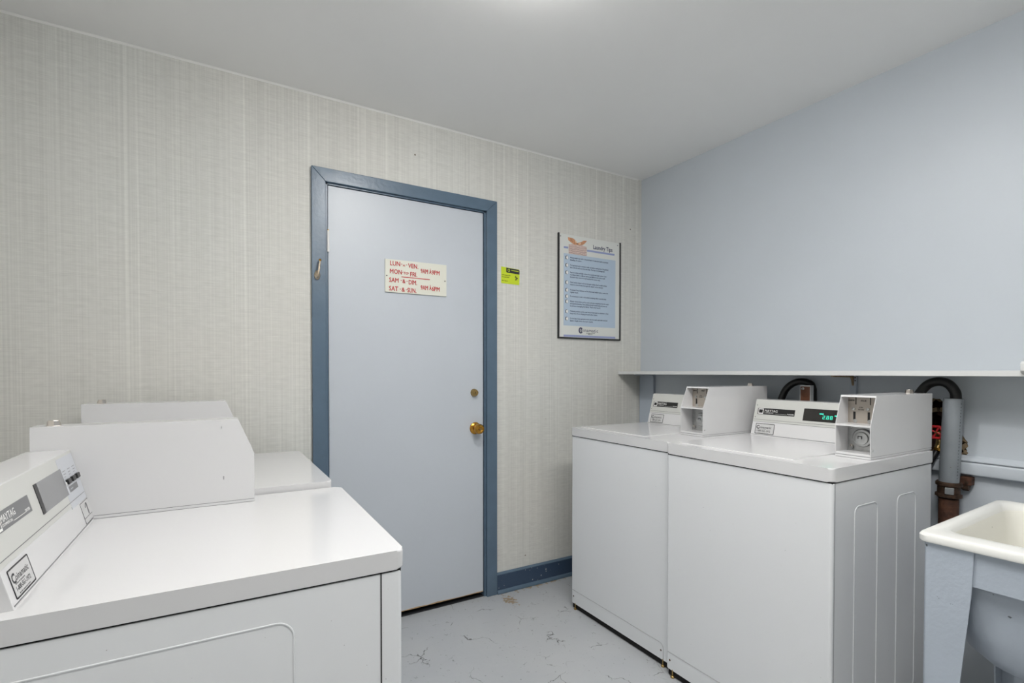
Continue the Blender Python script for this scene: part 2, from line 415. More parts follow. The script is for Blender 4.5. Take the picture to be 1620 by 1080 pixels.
b.bm(bm, M['blue_wall'])
b.box(.12, .14, YN, 0.12, -.06, H, M['blue_wall'])
wr = struct(b, 'wall_right')
b = MB(); b.recalc = False
n = len(hole)
yc, zc = -1.585, 1.0
l0 = [(0.0005, y, z) for y, z in hole]
l1 = [(.010, y + (y - yc) * .02 + random.uniform(-.003, .003), z + random.uniform(-.003, .003)) for y, z in hole]
l2 = [(.026, y + (yc - y) * .08 + random.uniform(-.006, .006), z + (zc - z) * .08 + random.uniform(-.006, .006)) for y, z in hole]
b.loft([l0, l1, l2], M['plaster'])
l3 = [(.03, y * 1.0 + (y - yc) * .15, z + (z - zc) * .15) for y, z in hole]
l4 = [(.11, y + (y - yc) * .1, z + (z - zc) * .1) for y, z in hole]
b.loft([l2, l3, l4], M['hole'], capb=True)
o = b.build('wall_hole', wr, sharp=20); o['label'] = 'ragged dark hole with crumbling plaster edge'
b = MB()
random.seed(9)
for k in range(9):           # broken lath and rubble in the cavity
    y = random.uniform(-1.64, -1.53); z = random.uniform(.91, 1.08)
    b.box(-.012, .012, -.018, .018, -.008, .008, M['plaster'] if k % 2 else M['hole'], .002,
          T=Matrix.Translation((random.uniform(.03, .06), y, z)) @ Matrix.Rotation(random.uniform(-1, 1), 4, 'X') @ Matrix.Rotation(random.uniform(-.5, .5), 4, 'Z'))
for (y, z, r_) in ((-1.652, .962, .5), (-1.650, .93, -.6), (-1.658, .915, .2)):
    b.box(-.010, .006, -.012, .012, -.012, .012, M['plaster'], .002, T=Matrix.Translation((.014, y, z)) @ Matrix.Rotation(r_, 4, 'X'))
o = b.build('plaster_rubble', wr); o['kind'] = 'stuff'

# trims
b = MB(); b.prism([(-.0005, H), (-.006, H), (-.0025, H - .004), (-.0005, H - .007)], 'x', XL, -.03, M['white_wall'])
struct(b, 'trim_1')          # thin pale bead where wallpaper meets the ceiling
b = MB()                     # sloped ledge and board across the right wall
b.prism([(0, .902), (-.012, .898), (-.026, .890), (-.031, .886), (-.030, .883), (-.024, .881), (-.027, .878), (-.030, .872), (-.031, .845), (-.028, .836), (-.018, .832), (-.012, .828), (0, .826)], 'y', -3.2, -.12, M['blue_wall'])
struct(b, 'trim_2')
def casing():
    b = MB()
    xo0, xo1, xi0, xi1, zo, zi = -2.0167, -1.0777, -1.957, -1.139, 2.1233, 2.0635
    for (p, q) in ((((xo0, 0), (xo0, zo), (xi0, zi), (xi0, 0)), 0), (((xo1, 0), (xi1, 0), (xi1, zi), (xo1, zo)), 0), (((xo0, zo), (xo1, zo), (xi1, zi), (xi0, zi)), 0)):
        b.prism(list(p), 'y', -.019, -.0005, M['trim'], bev=.0025)
    return b
struct(casing(), 'trim_3')   # door casing
b = MB()                     # jamb lining and stop
b.box(-1.9565, -1.9465, -.004, .11, 0, 2.0635, M['trim']); b.box(-1.1495, -1.1395, -.004, .11, 0, 2.0635, M['trim'])
b.box(-1.9565, -1.1395, -.004, .11, 2.0565, 2.0635, M['trim'])
b.box(-1.9465, -1.9345, .045, .075, 0, 2.0565, M['trim']); b.box(-1.1615, -1.1495, .045, .075, 0, 2.0565, M['trim']); b.box(-1.94, -1.15, .045, .075, 2.04, 2.0565, M['trim'])
struct(b, 'trim_4')
b = MB(); b.box(-1.957, -1.139, .112, .119, 0, 2.0565, M['gap_shade']); struct(b, 'door_backing_shade')  # backing sheet, darkness beyond the door gaps put into its colour
b = MB(); b.box(-1.9465, -1.1495, .0015, .112, 0, .003, M['gap_shade']); struct(b, 'door_gap_shade')   # black strip painting the shade on the floor under the door
# baseboards; highlight on cap and shoe put into a lighter paint colour
b = MB()
b.prism([(-.0005, 0), (-.014, 0), (-.014, .101), (-.0005, .104)], 'x', -1.0765, -.02, M['base'])
b.prism([(-.0142, .0), (-.025, 0), (-.025, .009), (-.021, .016), (-.0142, .020)], 'x', -1.0765, -.02, M['trim'], bev=.001)
b.prism([(-.0005, .1042), (-.0135, .1012), (-.0145, .104), (-.009, .110), (-.0005, .1125)], 'x', -1.0765, -.02, M['trim'])
o = struct(b, 'baseboard_back')
b = MB()
b.prism([(-.0005, 0), (-.014, 0), (-.014, .101), (-.0005, .104)], 'x', XL, -2.018, M['base'])
b.prism([(-.0142, .0), (-.025, 0), (-.025, .009), (-.021, .016), (-.0142, .020)], 'x', XL, -2.018, M['trim'], bev=.001)
o = struct(b, 'baseboard_left')
# ------------------------------------------------------------------ door
door = empty('door_1', (-1.549, .022, .017)); door['kind'] = 'structure'
D0 = Matrix.Translation((1.549, -.022, -.017))
b = MB(D0)
b.box(-1.9435, -1.1535, .002, .042, .0275, 2.0535, M['door'], .0015)
b.prism([(-1.942, .0265), (-1.155, .0265), (-1.156, .0315), (-1.30, .0285), (-1.42, .033), (-1.47, .0295), (-1.52, .0325), (-1.60, .030), (-1.942, .0315)], 'y', .0012, .0022, M['wood_raw'])
b.build('door_panel', door)
for z in (1.80, .25):
    b = MB(D0); b.tube([(-1.945, -.006, z - .048), (-1.945, -.006, z + .048)], .0055, M['white_wall'] if z > 1.5 else M['trim'], 10)
    b.box(-1.9495, -1.9440, -.004, .02, z - .045, z + .045, M['trim'])
    b.tube([(-1.945, -.006, z + .048), (-1.945, -.006, z + .053)], .004, M['brass_old'], 10)
    b.build('hinge', door)
T = axis_to((-1.2010, .002, .9105), (0, -1, 0))
b = MB(D0); b.lathe([(0, 0), (.032, 0), (.032, .003), (.028, .007), (.016, .010), (.012, .012), (.0115, .028), (.015, .033), (.024, .037), (.027, .044), (.0265, .054), (.022, .061), (.012, .0635), (.009, .0615), (.0, .0615)], M['brass'], T, 32)
b.lathe([(.0, .0613), (.006, .0613), (.006, .0645), (0, .0645)], M['brass_old'], T, 16)
k = b.build('door_knob', door)
T = axis_to((-1.2070, .002, 1.0995), (0, -1, 0))
b = MB(D0); b.lathe([(0, 0), (.021, 0), (.0205, .004), (.0165, .018), (.0155, .020), (.013, .020), (.0125, .0185), (0, .0185)], M['brass_old'], T, 28)
b.box(-.0012, .0012, -.005, .005, .018, .0192, M['black'], T=T)
b.build('deadbolt', door)

# hours sign on the door
sg = empty('hours_sign', (-1.525, .0015, 1.60))
X = Matrix.Translation((1.525, -.0015, -1.60))
b = MB(X); b.prism([(-1.6845, 1.5935), (-1.3665, 1.5945), (-1.366, 1.7545), (-1.6840, 1.7520)], 'y', -.0045, .0005, M['cream'], bev=.0012); b.build('board', sg)
def wf(x, z, y=-.0048, rot=0):   # a frame on the back wall, reading left to right
    return frame((x, y, z), (1, 0, 0), (0, 0, 1)) @ Matrix.Rotation(rot, 4, 'Z')
b = MB(X)
R_ = M['red']
for body, x, z, size, sx in (('LUN', -1.662, 1.7235, .031, .86), ('A', -1.597, 1.7245, .013, 1.2), ('VEN.', -1.570, 1.7200, .031, .80),
                             ('MON', -1.663, 1.6845, .031, .84), ('TO', -1.594, 1.686, .017, 1.0), ('FRI.', -1.561, 1.6800, .031, .78),
                             ('SAM', -1.666, 1.6430, .031, .82), ('&', -1.600, 1.6430, .027, .9), ('DIM.', -1.569, 1.6395, .031, .72),
                             ('SAT', -1.667, 1.6020, .031, .86), ('&', -1.604, 1.6010, .029, .9), ('SUN.', -1.575, 1.6000, .031, .70),
                             ('9AM', -1.5065, 1.7005, .031, .66), ('À', -1.4600, 1.7015, .029, .55), ('9PM', -1.4480, 1.6990, .031, .80),
                             ('9AM', -1.5065, 1.6190, .031, .66), ('À', -1.4600, 1.6200, .029, .55), ('6PM', -1.4480, 1.6175, .031, .80)):
    for dx, dz, dy in ((0, 0, 0), (.0009, .0003, .0005), (.0005, -.0006, .001)):
        b.text(body, size, R_, wf(x + dx, z + dz, -.0049 - dy, rot=-.012), sx=sx)
for x0, z in ((-1.6060, 1.7325), (-1.5815, 1.7315), (-1.6035, 1.6935), (-1.5735, 1.6925), (-1.6085, 1.6535), (-1.5790, 1.6515), (-1.6130, 1.6110), (-1.5815, 1.6105)):
    b.box(x0, x0 + .0075, -.0051, -.0046, z, z + .0026, R_)
b.prism([(-1.604, 1.6705), (-1.457, 1.6705), (-1.457, 1.6742), (-1.604, 1.6742)], 'y', -.0052, -.0046, R_)
b.build('lettering', sg)
for x in (-1.676, -1.375):
    b = MB(X); b.lathe([(0, 0), (.003, 0), (.0025, .0012), (0, .0018)], M['ink'], axis_to((x, -.0044, 1.672), (0, -1, 0)), 12); b.build('screw', sg)
tag(sg, 'cream hours sign with red hand lettering screwed to the pale blue door', 'sign')

# hook on the left casing
hk = empty('coat_hook', (-1.993, -.019, 1.66))
X = Matrix.Translation((1.993, .019, -1.66))
b = MB(X)
b.loft([[(-1.995 + .0125 * math.cos(a) * s_, -.019 - d_, 1.640 + .021 * math.sin(a) * s_) for a in [2 * PI * i / 20 for i in range(20)]] for s_, d_ in ((1, 0), (1, .004), (.8, .009), (.45, .013), (.05, .0145))], M['pewter'], capb=True)
b.build('back_plate', hk)
b = MB(X)
b.tube(catmull([(-1.996, -.026, 1.636), (-1.996, -.036, 1.632), (-1.995, -.046, 1.640), (-1.992, -.047, 1.660), (-1.989, -.043, 1.685), (-1.986, -.040, 1.700)]), [.0042] * 41, M['pewter'], 10)
b.lathe([(0, -.006), (.004, -.005), (.006, 0), (.004, .005), (0, .006)], M['brass'], Matrix.Translation((-1.986, -.040, 1.704)), 14)
b.build('prong', hk)
b = MB(X)
for dx, dz in ((.003, .012), (-.003, -.012)):
    b.lathe([(0, 0), (.0035, 0), (.0025, .002), (0, .0026)], M['steel'], axis_to((-1.995 + dx, -.029, 1.64 + dz), (0, -1, 0)), 10)
b.build('screws', hk)
tag(hk, 'small worn brass coat hook screwed to the left side of the blue door casing', 'hook')

# lime notice
nt_ = empty('lime_notice', (-.984, -.0005, 1.695)); X = Matrix.Translation((.984, .0005, -1.695))
b = MB(X); b.prism([(-1.0438, 1.6935), (-.930, 1.6915), (-.928, 1.695), (-.9265, 1.772), (-.9300, 1.7775), (-1.0438, 1.7835)], 'y', -.0014, -.0006, M['lime']); b.build('paper', nt_)
b = MB(X)
b.prism([(-1.012, 1.758), (-1.008, 1.7535), (-.9275, 1.7500), (-.9275, 1.771), (-.931, 1.7755), (-1.012, 1.7800)], 'y', -.0019, -.0013, M['ink']); b.build('header', nt_)
b = MB(X)
b.tube([(-.996 + .0062 * math.cos(a), -.002, 1.7665 + .0062 * math.sin(a)) for a in [2 * PI * i / 18 for i in range(18)]], .0014, M['lime'], 6, closed=True)
b.prism([(-.980, 1.7700), (-.934, 1.7675), (-.934, 1.7635), (-.962, 1.7650), (-.980, 1.7665)], 'y', -.0023, -.0018, M['lime'])
for i, t in enumerate(('Veuillez nettoyer le filtre', 'Please clean the filter')):
    b.text(t, .0088, M['olive'], wf(-1.040, 1.7370 - i * .0105, -.0016, -.02), sx=.62, bold=.00015)
b.text('Merci - Thank you', .0080, M['olive'], wf(-1.040, 1.7060, -.0016, -.02), sx=.62, bold=.00015)
# little figure pictogram
b.tube([(-.953, -.0018, 1.741), (-.950, -.0018, 1.727), (-.954, -.0018, 1.715)], .0016, M['ink'], 6)
b.tube([(-.950, -.0018, 1.727), (-.945, -.0018, 1.716)], .0016, M['ink'], 6)
b.tube([(-.957, -.0018, 1.734), (-.950, -.0018, 1.733), (-.941, -.0018, 1.728)], .0014, M['ink'], 6)
b.lathe([(0, 0), (.0036, 0), (.0036, .0008), (0, .0008)], M['ink'], axis_to((-.942, -.0014, 1.727), (0, -1, 0)), 12)
b.build('notice_print', nt_)
tag(nt_, 'small lime yellow notice with a black header on the wallpaper right of the door', 'notice')

# poster
ps = empty('laundry_poster', (-.428, -.001, 1.405)); X = Matrix.Translation((.428, .001, -1.405))
px0, px1, pz0, pz1 = -.6690, -.1855, 1.4065, 2.0185
b = MB(X); b.box(px0 + .004, px1 - .004, -.0065, -.0008, pz0 + .004, pz1 - .002, M['paper']); b.build('sheet', ps)
b = MB(X)
b.box(px0, px0 + .009, -.012, -.0008, pz0, pz1 + .001, M['black'], .0012)
b.box(px1 - .008, px1, -.012, -.0008, pz0, pz1 + .001, M['black'], .0012)
b.box(px0 + .009, px1 - .008, -.012, -.0008, pz0, pz0 + .008, M['black'], .0012)
b.build('black_edging', ps)
b = MB(X); Y = -.0068
b.box(-.6272, -.2275, Y - .0003, -.006, 1.483, 1.905, M['posterblue'])
b.box(-.6265, -.2265, Y - .0003, -.006, 1.4175, 1.4290, M['bar'])
b.box(-.6265, -.5945, Y - .0003, -.006, 1.9340, 1.9455, M['bar'])
b.box(-.4530, -.2350, Y - .0003, -.006, 1.9345, 1.9455, M['bar'])
b.text('Laundry Tips', .0345, M['navy'], wf(-.4075, 1.9560, Y - .0005), sx=.86, bold=.0005)
b.build('title_print', ps)
# photograph of hands resting on folded towels
b = MB(X)
b.box(-.5910, -.4560, Y - .0003, -.006, 1.9060, 1.9620, M['towel'])
for k in range(4):
    z = 1.912 + k * .0125
    pts = [(-.590 + .134 * i / 12, Y - .0006, z + .0028 * math.sin(i * 1.1 + k)) for i in range(13)]
    b.tube(pts, .0009, M['towel2'], 5)
b.prism([(-.5905, 1.9600), (-.560, 1.9680), (-.500, 1.9690), (-.456, 1.9600), (-.456, 1.955), (-.5905, 1.955)], 'y', Y - .0005, -.006, M['towel'])
b.prism([(-.597, 2.001), (-.562, 2.000), (-.545, 1.992), (-.535, 1.978), (-.520, 1.968), (-.545, 1.9625), (-.570, 1.972), (-.594, 1.984)], 'y', Y - .0006, -.006, M['skin'])
b.prism([(-.455, 1.9985), (-.482, 1.995), (-.500, 1.984), (-.520, 1.978), (-.535, 1.970), (-.515, 1.9625), (-.485, 1.970), (-.468, 1.982)], 'y', Y - .0006, -.006, M['skin'])
b.prism([(-.5475, 1.988), (-.536, 1.986), (-.530, 1.977), (-.540, 1.974)], 'y', Y - .0008, -.006, M['skin2'])
b.prism([(-.520, 1.975), (-.500, 1.978), (-.498, 1.972), (-.515, 1.968)], 'y', Y - .0008, -.006, M['skin2'])
b.build('towel_photo', ps)
b = MB(X)
tips = [(1.882, ('Always wash new dark coloured items in separate loads to prevent', 'bleeding of colour.')),
        (1.8375, ('Turn garments such as sweaters inside out before washing them. The garment', 'lasts as the lint will come from the inside. This helps avoid damage later.')),
        (1.795, ('Separate whites and light colours from darks and bright colours. Sort', 'according to fabrics as different fabrics need different wash cycles as well', 'because they cannot be all washed the same way.')),
        (1.737, ('Check washer cleaner and dry detergent residue. Don\'t overfill, clothes', 'need to move freely through the water to be cleaned.')),
        (1.692, ('Permanent Press, Delicates and Woollens need smaller loads to reduce the', 'regular wash.')),
        (1.655, ('Do not attempt to wash or dry articles containing rubber materials inside.',)),
        (1.625, ('Always remove items such as coins and pens completely from the wash', 'and expensive bleaching. These additives should be used evenly and never use', 'to prevent damaging the fabric. That\'s very harsh!')),
        (1.567, ('Perfumed products and the wash load are best kept to a minimum so they', 'keep them from clinging around other items.')),
        (1.524, ('Do not leave heavy garments inside after the wash cycle with wool and', 'lighter weight items dry more evenly.'))]
for z, lines in tips:
    T = axis_to((-.6040, Y - .0001, z - .001), (0, -1, 0))
    b.lathe([(0, 0), (.0105, 0), (.0105, .0005), (0, .0005)], M['white'], T, 20)
    b.tube([(-.604 + .0095 * math.cos(a), Y - .0008, z - .001 + .0095 * math.sin(a)) for a in [PI * .6 + PI * .75 * i / 10 for i in range(11)]], .0022, M['ink'], 6)
    b.tube([(-.604 + .0105 * math.cos(a), Y - .0005, z - .001 + .0105 * math.sin(a)) for a in [2 * PI * i / 20 for i in range(20)]], .0005, M['ink'], 5, closed=True)
    for i, t in enumerate(lines):
        b.text(t, .0118, M['navy'], wf(-.5810, z - .0015 - i * .0135, Y - .0005), sx=.98 * min(1, .345 / (len(t) * .0118 * .50 * .98)), bold=.0001)
b.build('tips_print', ps)
b = MB(X)
b.tube([(-.5005 + .0115 * math.cos(a), Y - .0006, 1.4580 + .0150 * math.sin(a)) for a in [PI * .22 + PI * 1.56 * i / 16 for i in range(17)]], .0038, M['navy'], 6)
b.tube([(-.4945 + .0050 * math.cos(a), Y - .0006, 1.4580 + .0062 * math.sin(a)) for a in [2 * PI * i / 14 for i in range(14)]], .0017, M['navy'], 6, closed=True)
b.text('inamatic', .0290, M['navy'], wf(-.4800, 1.4505, Y - .0005), sx=1.05, space=1.12)
b.text('Your laundry service partner', .0075, M['ink'], wf(-.4600, 1.4410, Y - .0005), sx=.8)
b.text('1-800-561-1972', .0068, M['ink'], wf(-.4450, 1.4340, Y - .0005), sx=.8)
b.build('logo_print', ps)
for x, z in ((px0 + .019, pz1 - .017), (px1 - .024, pz1 - .017)):
    b = MB(X); b.lathe([(0, 0), (.003, 0), (.002, .0015), (0, .002)], M['ink'], axis_to((x, -.0064, z), (0, -1, 0)), 10); b.build('screw', ps)
tag(ps, 'framed blue and white laundry tips poster with black edging on the wallpaper near the corner', 'poster')

# ------------------------------------------------------------------ shelf along the right wall
sh = empty('wall_shelf', (0, -1.2, 1.19)); X = Matrix.Translation((0, 1.2, -1.19))
b = MB(X); b.box(-.200, -.0005, -2.9, -.004, 1.1945, 1.2135, M['shelf'], .002); b.build('shelf_board', sh)
for y0, y1 in ((-.118, -.004), ):
    b = MB(X); b.prism([(-.012, 1.1940), (-.118, 1.1940), (-.118, .95), (-.005, .95), (-.004, 1.178)], 'x', -.018, -.0005, M['bracket']) if 0 else b.prism([(-.018, 1.188), (-.118, 1.188), (-.121, .84), (-.006, .84), (-.006, 1.176)], 'x', -.016, -.0005, M['bracket'], bev=.001)
    o = b.build('bracket_board', sh)
b = MB(X); b.prism([(-.0005, 1.1945), (-.175, 1.1945), (-.170, 1.189), (-.022, 1.186), (-.020, 1.17), (-.018, 1.0), (-.0005, 1.0)], 'y', -.128, -.119, M['bracket'], bev=.001); b.build('bracket', sh)
b = MB(X)
b.box(-.014, -.0005, -1.288, -1.262, .96, 1.1942, M['bracket'], .001)
b.prism([(-.014, 1.1943), (-.185, 1.1943), (-.180, 1.1885), (-.030, 1.186), (-.022, 1.176), (-.014, 1.150)], 'y', -1.2795, -1.2705, M['brass_old'] if 0 else M['plaster'], bev=.0008)
for z in (1.185, 1.172):
    b.lathe([(0, 0), (.003, 0), (.002, .002), (0, .0025)], M['rustdark'], axis_to((-.014, -1.284, z), (-1, 0, 0)), 10)
o = b.build('bracket', sh); o['label'] = 'peeling tan and blue shelf bracket'
b = MB(X); b.prism([(-.215, 1.243), (-.150, 1.243), (-.150, 1.205), (-.196, 1.201), (-.212, 1.2045), (-.222, 1.213), (-.222, 1.236)], 'y', -1.95, -1.8525, M['shelf'], bev=.003); b.build('end_block', sh)
tag(sh, 'long white painted shelf along the pale blue wall above the washers and sink', 'shelf')

# ------------------------------------------------------------------ laundry machines
LOGO = 'MAYTAG'
def machine(name, label, cat, group, loc, rz, W, D, Ht, zb, cy0, cyEnd, cons, boxp, kind, lidh):
    """local frame: front face at x=0, left edge (seen from the front) at y=0, right edge at y=-W"""
    root = empty(name, (0, 0, 0))
    root.location = Matrix.Translation(Vector(loc)) @ Matrix.Rotation(rz, 4, 'Z') @ Vector((D / 2, -W / 2, 0))
    root.rotation_euler.z = rz
    X = Matrix.Translation((-D / 2, W / 2, 0))
    dry = kind == 'dryer'
    E, ES = M['enamel'], M['enamel_side']
    zt = Ht - lidh
    # cabinet
    b = MB(X)
    b.slab(rrect(.004, D - .006, -W + .003, -.003, .010, 5), zb, zt - .0038, ES, .0015, 2)
    b.box(.0065, D - .0085, -W + .0055, -.0055, zt - .006, zt + .004, M['blackline'])
    gx = .047 if dry else None
    if dry:   # rounded embossed panel on each side
        for y in (-.003, -W + .003):
            loop = rrect(.205, D - .07,   .12, zt - .055, .03)
            b.tube([(x, y, z) for x, z in loop], .0017, ES, 6, closed=True)
        for y in (-.0028, -W + .0028):
            b.box(gx - .0012, gx + .0012, y - .0006, y + .0006, zb, zt - .003, M['blackline'])
    else:
        for y in (-.003, -W + .003):
            for x0, x1 in ((.130, .272), (.405, .540)):
                b.tube([(x, y, z) for x, z in rrect(x0, x1,   .12, zt - .088, .024)], .0017, ES, 6, closed=True)
            b.box(.0155, .0172, y - .0007, y + .0007, zb, zt - .003, M['greyplate'])
        path = [(.004, -.008, zb + .067)] + [(.004, -W + .05 - .0 * k, zb + .067) for k in (0,)]
        arc = [(.004, -W + .052 - .02 * math.sin(a), zb + .047 + .02 * math.cos(a)) for a in [PI / 2 * i / 6 for i in range(7)]]
        b.tube([(.004, -.012, zb + .067)] + arc + [(.004, -W + .032, zb + .003)], .0014, M['groove_shade'], 6)
    b.build('cabinet', root)
    if not dry:
        for y in (-.022, -W + .045):
            b = MB(X); b.lathe([(0, 0), (.0042, 0), (.003, .0015), (0, .002)], M['rust'], axis_to((.0042, y, zb + .036), (-1, 0, 0)), 12); b.build('screw', root)
    # top
    b = MB(X)
    b.slab(rrect(0, D, -W, 0, .016, 6), zt + .0005, Ht, E, .0045, 3)
    b.build('top_panel', root)
    if not dry:
        b = MB(X)
        b.box(.045, .475, -W + boxp['gap'] + boxp['w'] + .02, -.032, Ht - .002, Ht + .0028, E, .0022, 2)
        b.build('lid', root)
    b = MB(X); b.box(.009, D - .02, -W + .012, -.012, .0035, zb + .006, M['blackline']); b.build('base_pan_shade', root)  # black pan filling the floor gap, painting the shade under the cabinet
    # feet
    for x in (.006, D - .05):
        for y in (-.035, -W + .035):
            b = MB(X); b.lathe([(0, 0), (.008, 0), (.0085, .006), (.006, .008), (.003, .009), (.003, zb + .004), (0, zb + .004)], M['brass_old'], Matrix.Translation((x, y, 0)), 16)
            b.build('foot', root)
    # console: a wedge whose face leans back
    x0, xt, h, xb = cons
    b = MB(X)
    yl, yr = -cy0, -cyEnd
    fz = .070
    fx = x0 + (xt - x0) * fz / h
    b.prism([(x0, Ht - .001), (fx, Ht + fz), (xt, Ht + h), (xb, Ht + h), (xb, Ht - .001)], 'y', yr, yl, E, bev=.0018)
    con = b.build('console', root)
    d = Vector((xt - x0, 0, h)).normalized(); sl = h / (xt - x0); L_ = Vector((xt - x0, 0, h)).length
    def PF(u, z, off=.0008):        # frame on the console face: u from its left end, z above the top panel
        o = Vector((x0 + (xt - x0) * z / h, yl - u, Ht + z))
        F = frame(o, (0, -1, 0), d)
        return F @ Matrix.Translation((0, 0, off))
    kz = L_ / h
    def plate(b, u0, u1, z0, z1, m, th=.0012, bev=0, off=.0):
        b.box(0, u1 - u0, 0, (z1 - z0) * kz, -.001, th, m, bev, T=PF(u0, z0, off))
    clen = cyEnd - cy0
    b = MB(X); plate(b, .0008, clen - .0008, fz - .009, h - .001, M['console'], .0006); b.build('control_fascia', con)
    b = MB(X)     # seams
    plate(b, .004, clen - .004, fz - .0005, fz + .0008, M['greyplate'], .0009)
    if not dry: plate(b, .004, clen - .004, fz - .0095, fz - .0085, M['greyplate'], .0008)
    plate(b, .004, clen - .004, .0035, .0052, M['greyplate'], .0004)
    b.build('seam', con)
    # name plate
    b = MB(X)
    npm = M['greyplate'] if dry else M['black']  # grazing reflection on the dryer plate put into its grey
    zA, zB = (.106, .135) if dry else (.0935, .1205)
    dn = .008 if dry else 0
    plate(b, .017 + dn, .185 + dn, zA, zB, npm, .0013)
    sz = (zB - zA) * kz
    plate(b, dn + .0205, dn + .0205 + sz * .85, zA + .002, zB - .002, M['white'], .0018)
    plate(b, dn + .0235, dn + .0175 + sz * .85, zA + .006, zB - .006, npm, .0021)
    b.text('M', sz * .42, M['white'], PF(dn + .0205 + sz * .22, zA + .0095, .0018), bold=.0002)
    b.text(LOGO, sz * .56, M['white'], PF(dn + .0495, zA + (zB - zA) * .42, .0012), sx=.95)
    b.text('COMMERCIAL', sz * .21, M['white'], PF(dn + .0495, zA + (zB - zA) * .20, .0012), sx=1.15)
    plate(b, dn + .098, dn + .152, zA + .0045, zA + .0052, M['white'], .0016)
    b.text('DRYER' if dry else 'WASHER', sz * .24, M['white'], PF(dn + .1535, zA + .0045, .0012), sx=1.05, bold=.0001)
    b.build('name_plate', con)
    # display
    b = MB(X)
    zA, zB = (.0870, .1440) if dry else (.0805, .1305)
    u0, u1 = (.236, .415) if dry else (.222, .395)
    if cyEnd - cy0 > u0 + .05:
        u1 = min(u1, cyEnd - cy0 - .003)
        plate(b, u0, u1, zA, zB, M['greydisplay'] if dry else M['glassdisplay'], .0014)
        if dry: plate(b, u0, u0 + .016, zA, zB, M['black'], .0019)
        dsp = b.build('display', con)
        if kind == 'washer_on':
            b = MB(X)
            def seg7(ch, u, z, w_=.0085, h_=.0135, t=.0014):
                S7 = {'2': 'abged', '8': 'abcdefg', '.': ''}[ch]
                R7 = {'a': (0, w_, h_ - t, h_), 'g': (0, w_, h_ / 2 - t / 2, h_ / 2 + t / 2), 'd': (0, w_, 0, t), 'f': (0, t, h_ / 2, h_), 'b': (w_ - t, w_, h_ / 2, h_), 'e': (0, t, 0, h_ / 2), 'c': (w_ - t, w_, 0, h_ / 2)}
                for q in S7:
                    a0, a1, c0, c1 = R7[q]; plate(b, u + a0, u + a1, z + c0, z + c1, M['green'], .0019)
            seg7('2', .3005, .0925); plate(b, .3113, .3128, .0925, .0942, M['green'], .0019)
            seg7('8', .3155, .0925); seg7('8', .3290, .0925)
            b.text('CYCLE', .0052, M['green'], PF(.2860, .1105, .0013), sx=1.0, bold=.0005)
            b.text('PRICE', .0052, M['green'], PF(.3450, .1060, .0013), sx=1.0, bold=.0005)
            b.build('digits', dsp)
    # service sticker
    b = MB(X)
    plate(b, .019, .107, .0085, .0535, M['ink'], .0006, .002)
    plate(b, .0205, .1055, .0100, .0520, M['sticker'], .0009, .0015)
    b.text('C', .0215, M['ink'], PF(.0235, .0305, .0008), sx=.95, bold=.0008)
    b.text('oinamatic', .0150, M['ink'], PF(.0375, .0325, .0008), sx=.93, space=1.05, bold=.0002)
    b.text('1-800-561-1972', .0110, M['ink'], PF(.0270, .0180, .0008), sx=.90, bold=.0002)
    b.text('service de buanderie', .0045, M['ink'], PF(.0300, .0275, .0008), sx=1.1)
    b.text('laundry equipment service', .0042, M['ink'], PF(.0340, .0125, .0008), sx=1.1)
    b.build('service_sticker', con)
    for u, z in ((.010, .133), (.009, .081)):
        b = MB(X); b.lathe([(0, 0), (.0030, 0), (.002, .0012), (0, .0015)], M['greyplate'], PF(u, z, .0002), 10); b.build('screw', con)
    if dry and cyEnd - cy0 > .5:
        b = MB(X); plate(b, .405, clen - .001, .0560, .1640, M['panelgrey'], .0006, off=.0002)
        plate(b, .4210, .5340, .1060, .1130, M['white'], .0022, .0008)
        for k in range(3): plate(b, .4240 + k * .038, .4470 + k * .038, .1065, .1175, M['black'], .006, .001)
        for k in range(3):
            plate(b, .4240 + k * .038, .4440 + k * .038, .1350, .1362, M['greyplate'], .0012); plate(b, .4260 + k * .038, .4420 + k * .038, .1285, .1297, M['greyplate'], .0012); plate(b, .4250 + k * .038, .4370 + k * .038, .1230, .1240, M['greyplate'], .0012)
        plate(b, .4300, .4980, .0880, .1010, M['greyplate'], .0012, .0005)
        b.text('selecteur', .006, M['panelgrey'], PF(.4350, .0930, .0016))
        b.build('selector_panel', con)
        for u, z in ((.5400, .1450), (.5430, .0830)):
            b = MB(X); b.lathe([(0, 0), (.006, 0), (.0055, .002), (.002, .004), (0, .004)], M['steel'], PF(u, z, .0006), 14)
            b.box(-.0045, .0045, -.0007, .0007, .0035, .0044, M['black'], T=PF(u, z, .0006)); b.build('screw', con)
        b = MB(X); plate(b, .4640, .5420, .0060, .0530, M['ink'], .0004); plate(b, .4650, .5410, .0070, .0520, M['sticker'], .0006)
        plate(b, .4650, .5410, .0180, .0190, M['ink'], .0009)
        b.text('1', .040, M['ink'], PF(.4980, .0210, .0006), sx=1.2, bold=.0003)
        b.prism([(0, 0), (.0035, 0), (-.0075, -.0105), (-.0095, -.0085)], 'z', 0, .0006, M['ink'], T=PF(.5035, .0475, .0003))
        b.build('number_label', con)
    # coin box
    gap, w_, bx, kz_, bt, hb, bb = boxp['gap'], boxp['w'], boxp['x0'], boxp['kz'], boxp['xt'], boxp['h'], boxp['xb']
    kx = boxp.get('kx', bx - .0)
    ya, yb = -W + gap, -W + gap + w_          # right and left faces
    t = .0022; Bs = Ht + .0085
    prof = [(bx, Bs), (kx, Ht + kz_), (bt, Ht + hb), (bb, Ht + hb), (bb, Bs)]
    b = MB(X)
    b.prism(prof, 'y', ya, ya + t, E, bev=.0007); b.prism(prof, 'y', yb - t, yb, E, bev=.0007)
